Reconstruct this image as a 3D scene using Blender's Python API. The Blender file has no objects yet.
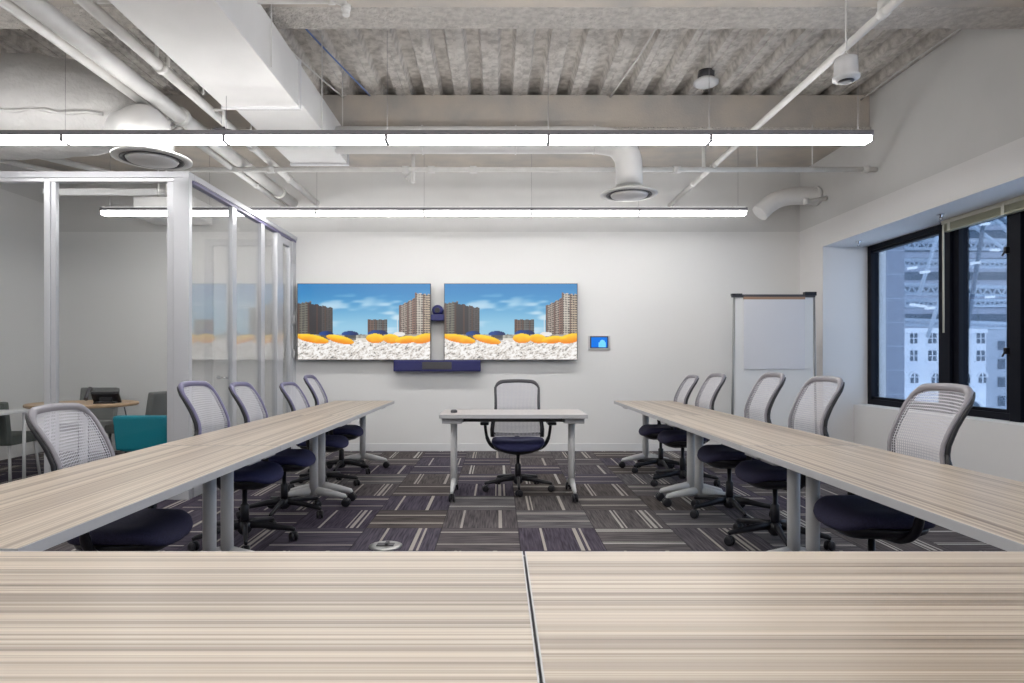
import bpy, bmesh, math, random
from mathutils import Vector, Matrix
random.seed(7)
PI = math.pi
sc = bpy.context.scene
COL = sc.collection
F = 640.0; CX = 498.0; CY = 360.0; EYE = 1.2     # focal length in pixels, vanishing point, eye height
def at(px, py, y):                                # the point at distance y seen at a pixel
    return Vector(((px-CX)*y/F, y, EYE-(py-CY)*y/F))

# ------------------------------------------------------------------ materials
def newmat(name):
    m = bpy.data.materials.new(name); m.use_nodes = True
    nt = m.node_tree
    for n in list(nt.nodes): nt.nodes.remove(n)
    out = nt.nodes.new('ShaderNodeOutputMaterial')
    return m, nt, out
class NT:
    def __init__(s, nt): s.nt = nt; s.l = nt.links
    def n(s, t, **k):
        x = s.nt.nodes.new(t)
        for a, b in k.items(): setattr(x, a, b)
        return x
    def link(s, a, b): s.l.new(a, b)
    def math(s, op, a, b=None, c=None):
        x = s.n('ShaderNodeMath', operation=op)
        for i, v in enumerate((a, b, c)):
            if v is None: continue
            if isinstance(v, (int, float)): x.inputs[i].default_value = v
            else: s.link(v, x.inputs[i])
        return x.outputs[0]
    def mix(s, f, a, b):
        x = s.n('ShaderNodeMix', data_type='RGBA')
        for i, v in ((0, f), (6, a), (7, b)):
            if isinstance(v, (int, float)): x.inputs[i].default_value = v
            elif isinstance(v, tuple): x.inputs[i].default_value = (*v, 1)
            else: s.link(v, x.inputs[i])
        return x.outputs[2]
    def ramp(s, f, stops):
        r = s.n('ShaderNodeValToRGB'); s.link(f, r.inputs[0])
        e = r.color_ramp.elements
        while len(e) < len(stops): e.new(0.5)
        for q, (p, c) in zip(e, stops): q.position = p; q.color = (*c, 1)
        return r.outputs[0]
def pbr(name, col, rough=.5, metal=0., spec=.5, noise=None, bump=None, emit=None, coat=0):
    m, nt, out = newmat(name); g = NT(nt)
    b = g.n('ShaderNodeBsdfPrincipled')
    b.inputs['Base Color'].default_value = (*col, 1)
    b.inputs['Roughness'].default_value = rough
    b.inputs['Metallic'].default_value = metal
    b.inputs['Specular IOR Level'].default_value = spec
    b.inputs['Coat Weight'].default_value = coat
    tc = g.n('ShaderNodeTexCoord')
    if noise:                                   # (scale, second colour, sharpness low, high)
        sc_, c2, lo, hi = noise
        nz = g.n('ShaderNodeTexNoise'); nz.inputs['Scale'].default_value = sc_; nz.inputs['Detail'].default_value = 6
        g.link(tc.outputs['Object'], nz.inputs['Vector'])
        g.link(g.ramp(nz.outputs[0], [(lo, col), (hi, c2)]), b.inputs['Base Color'])
    if bump:
        nz = g.n('ShaderNodeTexNoise'); nz.inputs['Scale'].default_value = bump[0]; nz.inputs['Detail'].default_value = 5
        g.link(tc.outputs['Object'], nz.inputs['Vector'])
        bp = g.n('ShaderNodeBump'); bp.inputs['Strength'].default_value = bump[1]; bp.inputs['Distance'].default_value = bump[2]
        g.link(nz.outputs[0], bp.inputs['Height']); g.link(bp.outputs[0], b.inputs['Normal'])
    if emit:
        b.inputs['Emission Color'].default_value = (*emit[0], 1); b.inputs['Emission Strength'].default_value = emit[1]
    g.link(b.outputs[0], out.inputs[0])
    return m
M = {}
M['wall'] = pbr('wall_paint', (.74,.735,.725), .55, bump=(180,.05,.002))
M['wall_upper'] = pbr('upper_wall_grey', (.64,.635,.625), .65, noise=(1.6,(.60,.595,.585),.35,.7))  # greyer tone for the upper part of the walls
M['wall_right'] = pbr('window_wall_paint', (.76,.75,.745), .6, bump=(180,.05,.002))
M['trim'] = pbr('trim_paint', (.72,.72,.725), .5)
M['ceil_paint'] = pbr('duct_paint', (.72,.71,.70), .45, noise=(3,(.67,.66,.65),.35,.7))
M['pipe'] = pbr('pipe_paint', (.70,.69,.67), .4, noise=(9,(.62,.61,.59),.35,.75))
M['wrap'] = pbr('duct_wrap', (.62,.61,.60), .45, noise=(2.2,(.50,.49,.48),.35,.7), bump=(5,.8,.05))
M['spray'] = pbr('fireproofing_spray', (.70,.665,.625), .95, noise=(14,(.46,.43,.40),.40,.66), bump=(60,1,.02))
M['beam_face'] = pbr('beam_concrete', (.54,.485,.425), .9, noise=(2.6,(.43,.405,.38),.38,.66), bump=(70,.5,.006))
M['beam_low'] = pbr('beam_fireproofing', (.66,.625,.58), .95, noise=(22,(.48,.45,.42),.35,.7), bump=(50,1,.03))
M['white_metal'] = pbr('white_metal', (.62,.62,.63), .35)
M['alu'] = pbr('aluminium', (.68,.68,.70), .32, .45)
M['alu_frame'] = pbr('partition_aluminium', (.54,.545,.57), .35, .25)
M['frame_grey'] = pbr('dull_aluminium', (.26,.26,.26), .35, .4)
M['chrome'] = pbr('chrome', (.7,.7,.72), .15, 1)
M['black'] = pbr('black_plastic', (.012,.012,.016), .38)
M['black_metal'] = pbr('black_window_metal', (.004,.005,.010), .5, spec=.15)
M['gun'] = pbr('dark_grey_plastic', (.055,.053,.06), .4)
M['navy'] = pbr('navy_plastic', (.014,.016,.11), .4)
M['navy_fabric'] = pbr('navy_seat_fabric', (.022,.024,.085), .8, noise=(220,(.04,.042,.13),.4,.6), bump=(400,.3,.001))
M['dark_fabric'] = pbr('dark_seat_fabric', (.020,.018,.048), .8, noise=(220,(.036,.033,.085),.4,.6), bump=(400,.3,.001))
M['chair_grey'] = pbr('chair_frame_grey', (.235,.225,.25), .4)
M['chair_violet'] = pbr('chair_frame_violet_grey', (.17,.16,.27), .4)  # violet sheen of window light on the left row, put into the frame colour
M['leg_grey'] = pbr('table_leg_paint', (.64,.64,.64), .4)
M['edge'] = pbr('table_edge_grey', (.48,.48,.49), .45)
M['under'] = pbr('table_underside', (.045,.042,.042), .7)
M['housing'] = pbr('lamp_housing', (.22,.21,.23), .45)
M['lens'] = pbr('lamp_lens', (.9,.9,.9), .4, emit=((1,.985,.965), 16.0))
M['added_uplight'] = pbr('added_uplight_glow', (.9,.9,.9), .4, emit=((1,.985,.965), 3.6))  # glow of the uplight added on top of the fixtures
M['teal'] = pbr('teal_fabric', (.0,.20,.27), .7, noise=(120,(.0,.24,.31),.4,.6))
M['teal_light'] = pbr('pale_teal_fabric', (.06,.36,.44), .7)
M['grey_fabric'] = pbr('grey_fabric', (.17,.175,.17), .8, noise=(120,(.22,.225,.22),.4,.6))
M['green_fabric'] = pbr('dark_green_grey_fabric', (.075,.088,.08), .8, noise=(100,(.10,.115,.105),.4,.6))
M['oak'] = pbr('oak_top', (.50,.34,.20), .45, noise=(12,(.42,.28,.16),.4,.65))
M['paper'] = pbr('paper', (.70,.70,.73), .6)
M['board'] = pbr('whiteboard_enamel', (.78,.78,.77), .3, coat=.15)
M['cork'] = pbr('clamp_strip', (.38,.23,.15), .5)
M['blind'] = pbr('blind_slat', (.36,.35,.25), .5)
M['cream_plastic'] = pbr('cream_plastic', (.62,.60,.50), .4)
M['floor_metal'] = pbr('floor_box_metal', (.45,.45,.44), .3, .7)
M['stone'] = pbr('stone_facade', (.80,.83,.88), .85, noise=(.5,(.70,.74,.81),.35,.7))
M['stone_shade'] = pbr('shaded_stone', (.40,.45,.53), .85, noise=(.4,(.34,.39,.47),.35,.7))  # darker copy of the stone: the side's shade is put into the colour
M['near_facade'] = pbr('blue_grey_facade', (.30,.34,.43), .8)
M['corner_facade'] = pbr('corner_facade', (.19,.215,.28), .8)
M['pane_dark'] = pbr('far_window_glass', (.03,.07,.12), .12)
M['steel'] = pbr('roof_steel', (.42,.50,.60), .5, .2)
M['steel_dark'] = pbr('roof_steel_dark', (.10,.15,.22), .5)
M['glare'] = pbr('white_glare', (.95,.95,.95), .5)  # white for the reflection streaks outside, painted as solid slabs
M['screen_blue'] = pbr('panel_screen', (.0,.02,.1), .2, emit=((.0,.17,.75), .6))
M['screen_cyan'] = pbr('panel_screen_cloud', (.1,.3,.6), .2, emit=((.12,.5,.95), .6))
M['silver'] = pbr('silver_bezel', (.55,.55,.55), .3, .5)
M['dark_gap'] = pbr('dark_recess', (.02,.02,.02), .8)
M['blue_cable'] = pbr('blue_cable', (.12,.2,.45), .5)

def glassmat(name, tint, refl=1.0):
    m, nt, out = newmat(name); g = NT(nt)
    tr = g.n('ShaderNodeBsdfTransparent'); tr.inputs[0].default_value = (*tint, 1)
    gl = g.n('ShaderNodeBsdfGlossy'); gl.inputs['Roughness'].default_value = .02
    fr = g.n('ShaderNodeFresnel'); fr.inputs[0].default_value = 1.5
    f = g.math('MULTIPLY', fr.outputs[0], refl)
    mx = g.n('ShaderNodeMixShader'); g.link(f, mx.inputs[0]); g.link(tr.outputs[0], mx.inputs[1]); g.link(gl.outputs[0], mx.inputs[2])
    g.link(mx.outputs[0], out.inputs[0]); return m
M['glass'] = glassmat('partition_glass', (.965,.97,.97), .45)
M['glass_front'] = glassmat('partition_front_glass', (.965,.97,.97), .16)
M['window_glass'] = glassmat('window_glass', (.68,.74,.82), .5)

def laminate():
    m, nt, out = newmat('striped_laminate'); g = NT(nt)
    b = g.n('ShaderNodeBsdfPrincipled'); b.inputs['Roughness'].default_value = .33
    tc = g.n('ShaderNodeTexCoord'); oi = g.n('ShaderNodeObjectInfo')
    cmb = g.n('ShaderNodeCombineXYZ'); off = g.math('MULTIPLY', oi.outputs['Random'], 37.0)
    g.link(off, cmb.inputs[0]); g.link(off, cmb.inputs[1])
    add = g.n('ShaderNodeVectorMath', operation='ADD'); g.link(tc.outputs['Object'], add.inputs[0]); g.link(cmb.outputs[0], add.inputs[1])
    fac = []
    for sx, sy, det in ((.09, 38, 2), (.20, 95, 2), (1.2, 300, 2)):
        mp = g.n('ShaderNodeMapping'); mp.inputs['Scale'].default_value = (sx, sy, 1)
        g.link(add.outputs[0], mp.inputs[0])
        nz = g.n('ShaderNodeTexNoise'); nz.inputs['Scale'].default_value = 1; nz.inputs['Detail'].default_value = det; nz.inputs['Roughness'].default_value = .6
        g.link(mp.outputs[0], nz.inputs['Vector']); fac.append(nz.outputs[0])
    c1 = g.ramp(fac[0], [(.28,(.25,.195,.148)), (.42,(.37,.30,.232)), (.52,(.52,.435,.345)), (.60,(.585,.505,.41)), (.70,(.38,.31,.24))])
    c2 = g.ramp(fac[1], [(.34,(.50,.47,.44)), (.47,(.92,.92,.92)), (.60,(1.0,1.0,1.0)), (.70,(.80,.77,.74))])
    c3 = g.ramp(fac[2], [(.3,(.88,.87,.86)), (.7,(1.04,1.04,1.04))])
    def mul(a, c):
        x = g.n('ShaderNodeMix', data_type='RGBA', blend_type='MULTIPLY'); x.inputs[0].default_value = 1
        g.link(a, x.inputs[6]); g.link(c, x.inputs[7]); return x.outputs[2]
    g.link(mul(mul(c1, c2), c3), b.inputs['Base Color'])
    g.link(b.outputs[0], out.inputs[0]); return m
M['laminate'] = laminate()

def carpet():
    m, nt, out = newmat('carpet_tiles'); g = NT(nt)
    b = g.n('ShaderNodeBsdfPrincipled'); b.inputs['Roughness'].default_value = .95; b.inputs['Specular IOR Level'].default_value = .1
    tc = g.n('ShaderNodeTexCoord'); s = g.n('ShaderNodeSeparateXYZ'); g.link(tc.outputs['Object'], s.inputs[0])
    T = .543
    x = g.math('DIVIDE', g.math('SUBTRACT', s.outputs[0], .143), T)
    y = g.math('DIVIDE', g.math('SUBTRACT', s.outputs[1], 4.57), T)
    ix = g.math('FLOOR', x); iy = g.math('FLOOR', y)
    fx = g.math('SUBTRACT', x, ix); fy = g.math('SUBTRACT', y, iy)
    par = g.math('FLOORED_MODULO', g.math('ADD', ix, iy), 2.0)           # 1: stripes run along Y
    def lerp(f, a, c): return g.math('ADD', g.math('MULTIPLY', a, g.math('SUBTRACT', 1.0, f)), g.math('MULTIPLY', c, f))
    u = lerp(par, fy, fx)                                                # across the stripes
    v = lerp(par, fx, fy)
    cm = g.n('ShaderNodeCombineXYZ'); g.link(ix, cm.inputs[0]); g.link(iy, cm.inputs[1])
    wn = g.n('ShaderNodeTexWhiteNoise', noise_dimensions='2D'); g.link(cm.outputs[0], wn.inputs['Vector'])
    rs = g.n('ShaderNodeSeparateColor'); g.link(wn.outputs['Color'], rs.inputs[0])
    r1, r2, r3 = rs.outputs
    def band(c, w): return g.math('LESS_THAN', g.math('ABSOLUTE', g.math('SUBTRACT', u, c)), w)
    a = g.math('ADD', .16, g.math('MULTIPLY', r1, .22))
    c = g.math('ADD', .68, g.math('MULTIPLY', r2, .18))
    s1 = band(a, .016)
    s2 = g.math('MULTIPLY', band(g.math('ADD', a, .055), .010), g.math('GREATER_THAN', r3, .55))
    s3 = band(c, .024)
    s4 = g.math('MULTIPLY', band(g.math('ADD', c, .075), .014), g.math('GREATER_THAN', r1, .5))
    s5 = g.math('MULTIPLY', band(g.math('SUBTRACT', c, .065), .010), g.math('GREATER_THAN', r1, .65))
    st = g.math('MINIMUM', g.math('ADD', g.math('ADD', g.math('ADD', s1, s2), g.math('ADD', s3, s4)), s5), 1.0)
    # fine yarn lines
    cm2 = g.n('ShaderNodeCombineXYZ'); g.link(g.math('MULTIPLY', u, 46.0), cm2.inputs[0]); g.link(g.math('MULTIPLY', v, 2.5), cm2.inputs[1]); g.link(g.math('MULTIPLY', wn.outputs['Value'], 50.0), cm2.inputs[2])
    nz = g.n('ShaderNodeTexNoise'); nz.inputs['Scale'].default_value = 1; nz.inputs['Detail'].default_value = 2; g.link(cm2.outputs[0], nz.inputs['Vector'])
    base = g.ramp(r3, [(.0,(.080,.071,.092)), (.30,(.058,.048,.070)), (.45,(.095,.085,.092)), (.7,(.080,.068,.064)), (1.0,(.115,.108,.115))])
    yarn = g.ramp(nz.outputs[0], [(.3,(.55,.55,.58)), (.7,(1.45,1.45,1.42))])
    mm = g.n('ShaderNodeMix', data_type='RGBA', blend_type='MULTIPLY'); mm.inputs[0].default_value = 1
    g.link(base, mm.inputs[6]); g.link(yarn, mm.inputs[7])
    stc = g.ramp(r2, [(0,(.40,.37,.33)), (.6,(.36,.33,.31)), (1,(.46,.45,.42))])
    seam = g.math('MINIMUM', g.math('MINIMUM', fx, fy), g.math('MINIMUM', g.math('SUBTRACT', 1.0, fx), g.math('SUBTRACT', 1.0, fy)))
    sm = g.math('LESS_THAN', seam, .006)
    col = g.mix(g.math('MULTIPLY', st, .92), mm.outputs[2], stc)
    col = g.mix(g.math('MULTIPLY', sm, .6), col, (.02,.018,.022))
    g.link(col, b.inputs['Base Color'])
    n2 = g.n('ShaderNodeTexNoise'); n2.inputs['Scale'].default_value = 300; g.link(tc.outputs['Object'], n2.inputs['Vector'])
    bp = g.n('ShaderNodeBump'); bp.inputs['Strength'].default_value = .4; bp.inputs['Distance'].default_value = .004
    g.link(n2.outputs[0], bp.inputs['Height']); g.link(bp.outputs[0], b.inputs['Normal'])
    g.link(b.outputs[0], out.inputs[0]); return m
M['carpet'] = carpet()

def meshfabric():                                # woven chair mesh with real see-through holes, laid out by UV
    m, nt, out = newmat('chair_mesh'); g = NT(nt)
    uv = g.n('ShaderNodeUVMap'); s = g.n('ShaderNodeSeparateXYZ'); g.link(uv.outputs[0], s.inputs[0])
    fu = g.math('FRACT', g.math('MULTIPLY', s.outputs[0], 34.0))
    fv = g.math('FRACT', g.math('MULTIPLY', s.outputs[1], 46.0))
    hole = g.math('MULTIPLY', g.math('GREATER_THAN', fu, .44), g.math('GREATER_THAN', fv, .30))
    b = g.n('ShaderNodeBsdfPrincipled'); b.inputs['Base Color'].default_value = (.48,.475,.52,1); b.inputs['Roughness'].default_value = .6
    tr = g.n('ShaderNodeBsdfTransparent')
    mx = g.n('ShaderNodeMixShader'); g.link(hole, mx.inputs[0]); g.link(b.outputs[0], mx.inputs[1]); g.link(tr.outputs[0], mx.inputs[2])
    g.link(mx.outputs[0], out.inputs[0]); return m
M['mesh'] = meshfabric()

# ------------------------------------------------------------------ mesh helpers
def box(bm, x0, x1, y0, y1, z0, z1, bev=0, mi=0, mtx=None):
    r = bmesh.ops.create_cube(bm, size=1)
    vs = r['verts']
    for v in vs:
        v.co = Vector(((x0+x1)/2+v.co.x*(x1-x0), (y0+y1)/2+v.co.y*(y1-y0), (z0+z1)/2+v.co.z*(z1-z0)))
        if mtx: v.co = mtx @ v.co
    fs = {f for v in vs for f in v.link_faces}
    for f in fs: f.material_index = mi
    if bev:
        es = list({e for v in vs for e in v.link_edges})
        bmesh.ops.bevel(bm, geom=es, offset=bev, segments=2, affect='EDGES', profile=.6)
def ring(c, t, up, rx, ry, n):
    t = t.normalized(); a = up - t*up.dot(t)
    if a.length < 1e-5: a = Vector((1,0,0)) - t*t.x
    a.normalize(); b = t.cross(a)
    return [c + a*(math.cos(2*PI*k/n)*ry) + b*(math.sin(2*PI*k/n)*rx) for k in range(n)]
def tube(bm, pts, r, n=10, up=(0,0,1), mi=0, closed=False, caps=True, flat=1.0, smooth=True):
    pts = [Vector(p) for p in pts]; up = Vector(up); N = len(pts); rs = []
    rr = r if isinstance(r, (list, tuple)) else [r]*N
    for i, p in enumerate(pts):
        if closed: t = pts[(i+1) % N]-pts[(i-1) % N]
        else: t = pts[min(i+1, N-1)]-pts[max(i-1, 0)]
        rs.append([bm.verts.new(q) for q in ring(p, t, up, rr[i]*flat, rr[i], n)])
    for i in range(N if closed else N-1):
        A, B = rs[i], rs[(i+1) % N]
        for k in range(n):
            f = bm.faces.new((A[k], A[(k+1) % n], B[(k+1) % n], B[k])); f.smooth = smooth; f.material_index = mi
    if caps and not closed:
        f = bm.faces.new(rs[0][::-1]); f.material_index = mi
        f = bm.faces.new(rs[-1]); f.material_index = mi
def lathe(bm, prof, c=(0,0,0), axis='z', n=20, mi=0, mtx=None):
    c = Vector(c); rs = []
    for r, h in prof:
        row = []
        for k in range(n):
            a = 2*PI*k/n
            p = (r*math.cos(a), r*math.sin(a), h)
            if axis == 'x': p = (p[2], p[0], p[1])
            if axis == 'y': p = (p[0], p[2], p[1])
            q = c+Vector(p)
            row.append(bm.verts.new(mtx @ q if mtx else q))
        rs.append(row)
    for A, B in zip(rs, rs[1:]):
        for k in range(n):
            f = bm.faces.new((A[k], A[(k+1) % n], B[(k+1) % n], B[k])); f.smooth = True; f.material_index = mi
    for row in (rs[0][::-1], rs[-1]):
        f = bm.faces.new(row); f.material_index = mi
def curve(pts, n=6):                             # Catmull-Rom
    pts = [Vector(p) for p in pts]; o = []
    for i in range(len(pts)-1):
        p0, p1, p2, p3 = pts[max(i-1,0)], pts[i], pts[i+1], pts[min(i+2,len(pts)-1)]
        for k in range(n):
            t = k/n
            o.append(.5*((2*p1)+(p2-p0)*t+(2*p0-5*p1+4*p2-p3)*t*t+(3*p1-p0-3*p2+p3)*t**3))
    o.append(pts[-1]); return o
def prism(bm, poly, z0, z1, mi=0, bev=0):        # polygon in XY
    a = [bm.verts.new((x, y, z0)) for x, y in poly]; b = [bm.verts.new((x, y, z1)) for x, y in poly]
    fs = [bm.faces.new(a[::-1]), bm.faces.new(b)]
    n = len(poly)
    for k in range(n): fs.append(bm.faces.new((a[k], a[(k+1) % n], b[(k+1) % n], b[k])))
    for f in fs: f.material_index = mi
def obj(name, bm, mats, parent=None, loc=None, rot=None, label=None):
    bmesh.ops.recalc_face_normals(bm, faces=bm.faces)
    me = bpy.data.meshes.new(name); bm.to_mesh(me); bm.free()
    if not isinstance(mats, (list, tuple)): mats = [mats]
    for m in mats: me.materials.append(M[m] if isinstance(m, str) else m)
    o = bpy.data.objects.new(name, me); COL.objects.link(o)
    if parent: o.parent = parent
    if loc: o.location = loc
    if rot: o.rotation_euler = rot
    if label: o['label'] = label
    return o
def tag(o, label, cat, group=None, kind=None):
    o['label'] = label; o['category'] = cat
    if group: o['group'] = group
    if kind: o['kind'] = kind
    return o
def thing(name, label, cat, loc=(0,0,0), rz=0, group=None):
    o = bpy.data.objects.new(name, None); COL.objects.link(o); o.empty_display_size = .1
    o.location = loc; o.rotation_euler = (0, 0, rz)
    return tag(o, label, cat, group)
def struct(name, bm, mats, parent=None, label=None):
    o = obj(name, bm, mats, parent)
    if not parent: o['kind'] = 'structure'
    if label: o['label'] = label
    return o
def sempty(name, label=None):
    o = bpy.data.objects.new(name, None); COL.objects.link(o); o['kind'] = 'structure'
    if label: o['label'] = label
    return o
def kids(o): return [c for c in bpy.data.objects if c.parent == o]
def dup(o, parent=None, loc=None, rz=None, label=None):
    c = o.copy(); COL.objects.link(c)
    if parent: c.parent = parent
    if loc is not None: c.location = loc
    if rz is not None: c.rotation_euler = (0, 0, rz)
    if label: c['label'] = label
    for k in kids(o): dup(k, c)
    return c
def B(): return bmesh.new()

# ------------------------------------------------------------------ room shell
XL, XR, YB, YN = -5.95, 3.98, 8.44, -3.3
ZD, DATUM = 4.04, 2.89
WX = 4.575                                        # window plane
bm = B(); box(bm, XL-.1, 4.75, YN-.1, YB+.2, -.1, 0); struct('floor', bm, 'carpet')
# ceiling: ribbed metal deck sprayed with fireproofing
bm = B()
per = .3105; x = XL-.1; prof = []
while x < 4.75:
    prof += [(x, ZD), (x+.150, ZD), (x+.178, ZD+.085), (x+.282, ZD+.085)]
    x += per
lo0 = [bm.verts.new((a, YN-.1, z)) for a, z in prof]; lo1 = [bm.verts.new((a, YB+.15, z)) for a, z in prof]
for i in range(len(prof)-1): bm.faces.new((lo0[i], lo0[i+1], lo1[i+1], lo1[i]))
tp = [bm.verts.new(p) for p in ((XL-.1,YN-.1,ZD+.14),(4.75,YN-.1,ZD+.14),(4.75,YB+.15,ZD+.14),(XL-.1,YB+.15,ZD+.14))]
bm.faces.new(tp)
ceil = struct('ceiling', bm, 'spray')
# small ribs pressed in the deck's low flanges
bm = B(); x = XL-.1
while x < 4.6:
    box(bm, x+.062, x+.086, 4.82, 6.85, ZD-.012, ZD+.002); x += per
struct('trim_1', bm, 'spray')
def beam(name, y0, y1, zb, mf):
    bm = B(); n = 60
    R = .06
    sec = [(y0, ZD+.001), (y0, zb+R)] + [(y0+R-R*math.cos(a), zb+R-R*math.sin(a)) for a in (PI/6, PI/3, PI/2)]
    sec += [(y0+(y1-y0)*t, zb) for t in (.25,.5,.75)]
    sec += [(y1-R+R*math.sin(a), zb+R-R*math.cos(a)) for a in (0, PI/6, PI/3)] + [(y1, zb+R), (y1, ZD+.001)]
    rows = []
    for i in range(n+1):
        X = XL+(XR-XL)*i/n
        rows.append([bm.verts.new((X, y, z)) for y, z in sec])
    for a, b in zip(rows, rows[1:]):
        for k in range(len(sec)-1):
            f = bm.faces.new((a[k], a[k+1], b[k+1], b[k])); f.smooth = True
        bm.faces.new((a[-1], a[0], b[0], b[-1]))
    bm.faces.new(rows[0]); bm.faces.new(rows[-1][::-1])
    return struct(name, bm, mf)
beam('trim_2', 3.55, 4.82, 3.67, 'beam_low')
bm = B(); box(bm, XL, XR, 3.3, 4.42, 3.632, 3.70, .015); struct('trim_3', bm, 'beam_face')
bm = B(); box(bm, XL, XR, 6.85, YB-.001, 3.67, ZD+.001, .01); struct('trim_4', bm, 'beam_face')
bm = B(); box(bm, XL, XR, 6.82, 6.90, 3.655, 3.685, .01); struct('trim_5', bm, 'beam_low')

# back wall, in a darker grey above the datum line
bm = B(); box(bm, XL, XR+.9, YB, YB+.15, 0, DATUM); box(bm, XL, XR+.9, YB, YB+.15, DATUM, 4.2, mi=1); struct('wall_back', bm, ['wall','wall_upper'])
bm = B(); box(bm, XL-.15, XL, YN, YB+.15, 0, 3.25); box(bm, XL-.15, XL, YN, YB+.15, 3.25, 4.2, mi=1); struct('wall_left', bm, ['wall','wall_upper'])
bm = B(); box(bm, XL-.15, 4.9, YN-.15, YN, 0, 4.2); struct('wall_front', bm, 'wall')
# right wall: bulkhead over the window recess, pilaster at the back, low wall below the sill
REC = 7.84; SOF = 2.59
bm = B()
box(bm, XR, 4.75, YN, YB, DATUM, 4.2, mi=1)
box(bm, XR, 4.75, YN, YB, SOF, DATUM)
box(bm, XR, 4.75, REC, YB, 0, SOF)
box(bm, 4.36, 4.75, YN, REC, 0, .655)
box(bm, XR, 4.75, YN, -1.5, .655, SOF)
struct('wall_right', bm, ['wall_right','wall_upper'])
bm = B(); box(bm, XL, XR, YB-.014, YB, 0, .10, .003); struct('baseboard_back', bm, 'trim')
bm = B(); box(bm, 4.346, 4.36, -1.5, REC, 0, .10, .003); struct('baseboard_right', bm, 'trim')

# windows: black frames with panes
def window(name, y0, y1, label=None, latch=False):
    o = sempty(name, label)
    z0, z1 = .655, SOF
    fw = .075
    bm = B()
    for a, b, c, d in ((y0, y1, z0, z0+.07), (y0, y1, z1-.06, z1)): box(bm, WX-.05, WX+.05, a, b, c, d, .004)
    for a, b in ((y0, y0+fw), (y1-fw, y1)): box(bm, WX-.05, WX+.05, a, b, z0+.07, z1-.06, .004)
    box(bm, WX-.03, WX+.03, y0+fw, y1-fw, z0+.07, z0+.10); box(bm, WX-.03, WX+.03, y0+fw, y1-fw, z1-.09, z1-.06)
    for q in range(5):
        z = z0+.25+q*.38
        for yy in (y0+.035, y1-.035): lathe(bm, [(.006,-.004),(.006,.002)], (WX-.052, yy, z), 'x', 8)
    obj('window_frame', bm, 'black_metal', o)
    bm = B(); box(bm, WX-.006, WX+.006, y0+fw-.005, y1-fw+.005, z0+.09, z1-.08); obj('pane', bm, 'window_glass', o)
    if latch:
        for z in (1.28, 2.17):
            bm = B(); box(bm, WX-.10, WX-.05, y0+.02, y0+.05, z-.03, z+.03, .006); tube(bm, [(WX-.09,y0+.035,z),(WX-.12,y0+.035,z-.05)], .008, 8); obj('latch', bm, 'black', o)
    return o
window('window_1', 6.50, REC, 'narrow fixed window pane next to the corner pilaster')
window('window_2', 5.62, 6.36, 'middle window pane under the blind headrail', True)
window('window_3', 4.2, 5.50, 'window pane cut by the right edge of the photo')
window('window_4', 2.6, 4.05)
window('window_5', 1.0, 2.5)
window('window_6', -.6, .9)
bm = B()
for a, b in ((6.36,6.50),(5.50,5.62),(4.05,4.2),(2.5,2.6),(.9,1.0),(-1.5,-.6)): box(bm, WX-.085, WX+.05, a, b, .655, SOF, .004)
struct('trim_6', bm, 'black_metal')
bm = B(); box(bm, WX-.17+.001, WX+.1, -1.5, REC, .645, .662, .002); struct('trim_7', bm, 'wall_right')

# venetian blind pulled up at the head of the windows
t = thing('venetian_blind', 'olive venetian blind pulled up tight above the middle and right window panes', 'blind', (WX-.12, 5.26, SOF))
bm = B(); box(bm, -.03, .03, -1.2, 1.13, -.040, -.001, .004); obj('head_rail', bm, 'cream_plastic', t)
bm = B()
for k in range(9): box(bm, -.028, .028, -1.19, 1.12, -.046-k*.0065, -.042-k*.0065)
obj('slat_stack', bm, 'blind', t)
bm = B(); box(bm, -.03, .03, -1.19, 1.12, -.118, -.102, .003); obj('bottom_rail', bm, 'blind', t)
for y in (1.02, .35, -.35, -1.0):
    bm = B(); box(bm, -.034, -.031, y-.018, y+.018, -.120, -.003); obj('ladder_tape', bm, 'cream_plastic', t)
bm = B(); tube(bm, [(-.04,1.08,-.05),(-.045,1.08,-.12),(-.045,1.075,-1.12)], .009, 8); obj('tilt_wand', bm, 'cream_plastic', t)

# sprinklers on the soffit
def sprinkler(x, y, z, label):
    t = thing('fire_sprinkler', label, 'sprinkler', (x, y, z), 0, 'sprinkler heads under the window soffit')
    bm = B(); lathe(bm, [(.032,0),(.034,-.006),(.012,-.01),(.012,-.03)], n=14); obj('escutcheon', bm, 'chrome', t)
    bm = B(); tube(bm, [(-.014,0,-.028),(-.016,0,-.045),(0,0,-.062)], .003, 6); tube(bm, [(.014,0,-.028),(.016,0,-.045),(0,0,-.062)], .003, 6); lathe(bm, [(.022,-.062),(.022,-.065)], n=12); obj('deflector', bm, 'chrome', t)
sprinkler(4.22, 7.49, SOF, 'small chrome sprinkler under the soffit near the corner pilaster')
sprinkler(4.22, 6.1, SOF, 'small chrome sprinkler under the soffit above the blind')

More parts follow.
